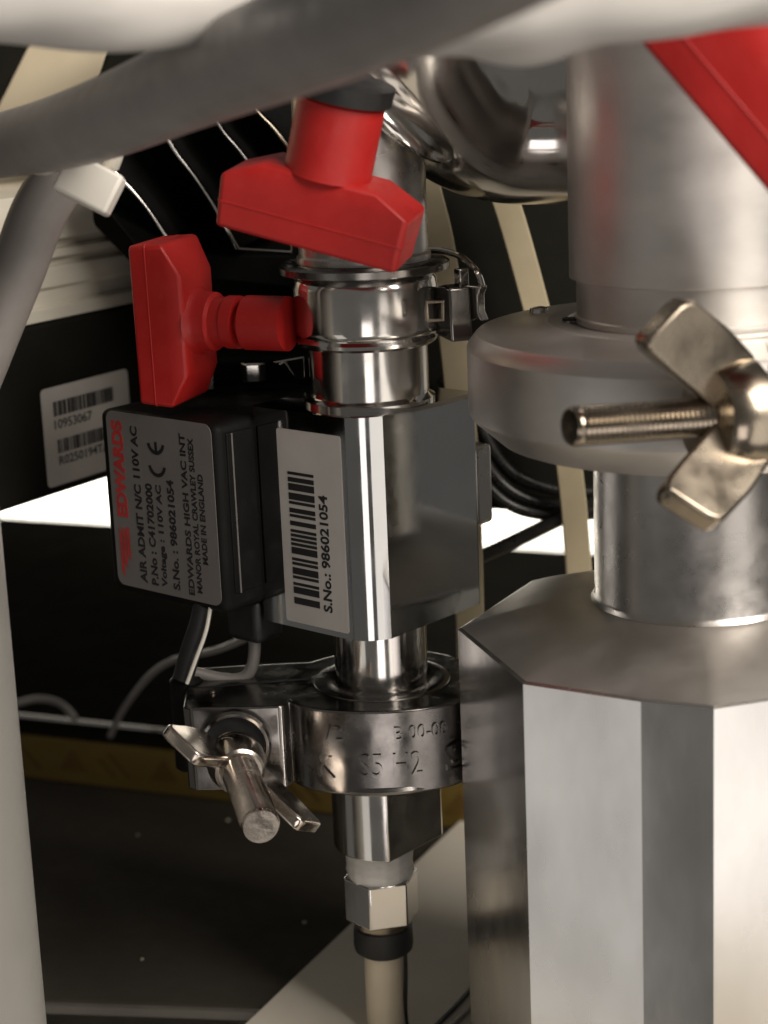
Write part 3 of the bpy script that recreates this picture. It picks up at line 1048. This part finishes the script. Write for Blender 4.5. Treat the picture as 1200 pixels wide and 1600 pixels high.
zu0 = zc_t + 1.7
zse = zat(XC, YC - 20, 452)
ut = MB()
ut.lathe((XC, YC, zu0), Z, [(16, -.6), (19.2, -.6), (19.2, .3), (18.9, .6), (18.9, zse - zu0 - .3), (19.1, zse - zu0), (20.0, zse - zu0 + .1), (20.0, zse - zu0 + 58)], 128)
tag(ut.build('vertical_pipe', 'alu_turned', angle=25), 'wide brushed aluminium pipe rising from the clamp ring', 'pipe')

# wing nut on the clamp ring
tip, hubp = at(890, 667, -70), at(1112, 652, -61)
ax = (tip - hubp).normalized()
wing_nut('wing_nut', hubp - ax * 5.5, ax, V((-.24, .10, .97)), 'brassy wing nut with long threaded bolt pointing left on the aluminium ring', k=1.12, bolt_len=(tip - hubp).length + 5.5, back=14, br=2.75, hub=(8.6, 7.4, 6.5), shape=(.84, 1.9), bend=(14, 30))
jl = MB()
jl.box(hubp - ax * 17 + V((0, 3, 0)), ax, V((0, -1, 0)), Z, 14, 20, 17)
jl.build('clamp_jaw', 'alu_turned', rg, bevel=1.5)

# ================================================================== FOREGROUND
# pale post at the lower left
q = at(36, 1235, -40)
t = MB()
t.lathe((q.x - 17, -40, TZ), Z, [(17, 0), (17, 80), (17, 190)], 64)
tag(t.build('grey_post', 'pole'), 'pale grey painted post at the lower left edge', 'post')

# thick grey cable across the top
def atd(px, py, dpt):
    return CAM + ray(px, py) / FPX * dpt
t = MB()
t.tube([atd(-90, 238, 300), atd(20, 224, 292), atd(150, 190, 275), atd(300, 128, 252), atd(440, 72, 228), atd(580, 15, 205), atd(740, -60, 186), atd(900, -140, 175)], [4.8, 5.0, 5.7, 6.1, 6.4, 6.4, 6.4, 6.4], n=32)
tag(t.build('thick_cable', 'grey_cable'), 'thick dark grey cable crossing the top left in the foreground', 'cable')
t = MB()
t.tube([atd(150, 190, 298), atd(105, 262, 300), atd(62, 330, 302), atd(28, 420, 304), atd(-12, 520, 306), atd(-60, 640, 308)], 4.4, n=28)
tag(t.build('branch_cable', 'grey_cable'), 'lighter grey cable branching down from the thick cable at the left edge', 'cable')
tie = thing('cable_tie', atd(140, 300, 290), 'white plastic cable tie with square head under the thick cable', 'cable tie')
t = MB()
cpx = atd(140, 288, 288)
t.box(cpx, (RIGHT * .84 - UP * .42).normalized(), (RIGHT * .42 + UP * .84).normalized(), -FWD, 9.0, 6.4, 4.5)
t.build('tie_head', 'white_plastic', tie, bevel=.6)
t = MB()
t.tube([atd(172, 262, 291), atd(180, 235, 288), atd(176, 205, 284)], 1.5, n=12, flat=.6)
t.tube([atd(96, 248, 290), atd(82, 262, 288), atd(60, 262, 290)], 1.3, n=12, flat=.6)
t.build('tie_band', 'white_plastic', tie)

# white hoses across the top
def sleeve(name, pts, rad, label, cat, wob=.25, seed=1):
    t = MB()
    rnd = random.Random(seed)
    P = catmull(pts, 10)
    rv = catmull([V((q, 0, 0)) for q in rad], 10)
    up = None
    rings = []
    for i, p in enumerate(P):
        tg = (P[min(i + 1, len(P) - 1)] - P[max(i - 1, 0)]).normalized()
        if up is None:
            x, y, _ = frame(tg)
        else:
            x = (up - tg * up.dot(tg)).normalized()
            y = tg.cross(x).normalized()
        up = x
        rings.append([p + (x * math.cos(a_) + y * math.sin(a_)) * rv[i].x * (1 + wob * .35 * math.sin(3 * a_ + i * .21 + seed) + wob * .25 * math.sin(2 * a_ - i * .13))
                      for a_ in [2 * math.pi * j / 40 for j in range(40)]])
    t.rings(rings)
    return tag(t.build(name, 'white_hose'), label, cat)
sleeve('white_hose', [atd(-80, 5, 235), atd(40, 8, 235), atd(180, 18, 235), atd(320, 8, 238), atd(430, -40, 240)], [4.6, 4.8, 4.6, 4.4, 4], 'blurred white hose along the top left edge', 'hose', .15, 2)
sleeve('white_sleeve', [atd(520, 120, 240), atd(600, 52, 232), atd(720, 40, 226), atd(820, 42, 224), atd(930, 10, 222), atd(1080, -6, 220), atd(1260, -40, 218)], [.8, 3.0, 3.8, 4.4, 4.4, 4.6, 4.8], 'blurred white plastic sleeve drooping along the top right edge', 'sleeve', .3, 5)
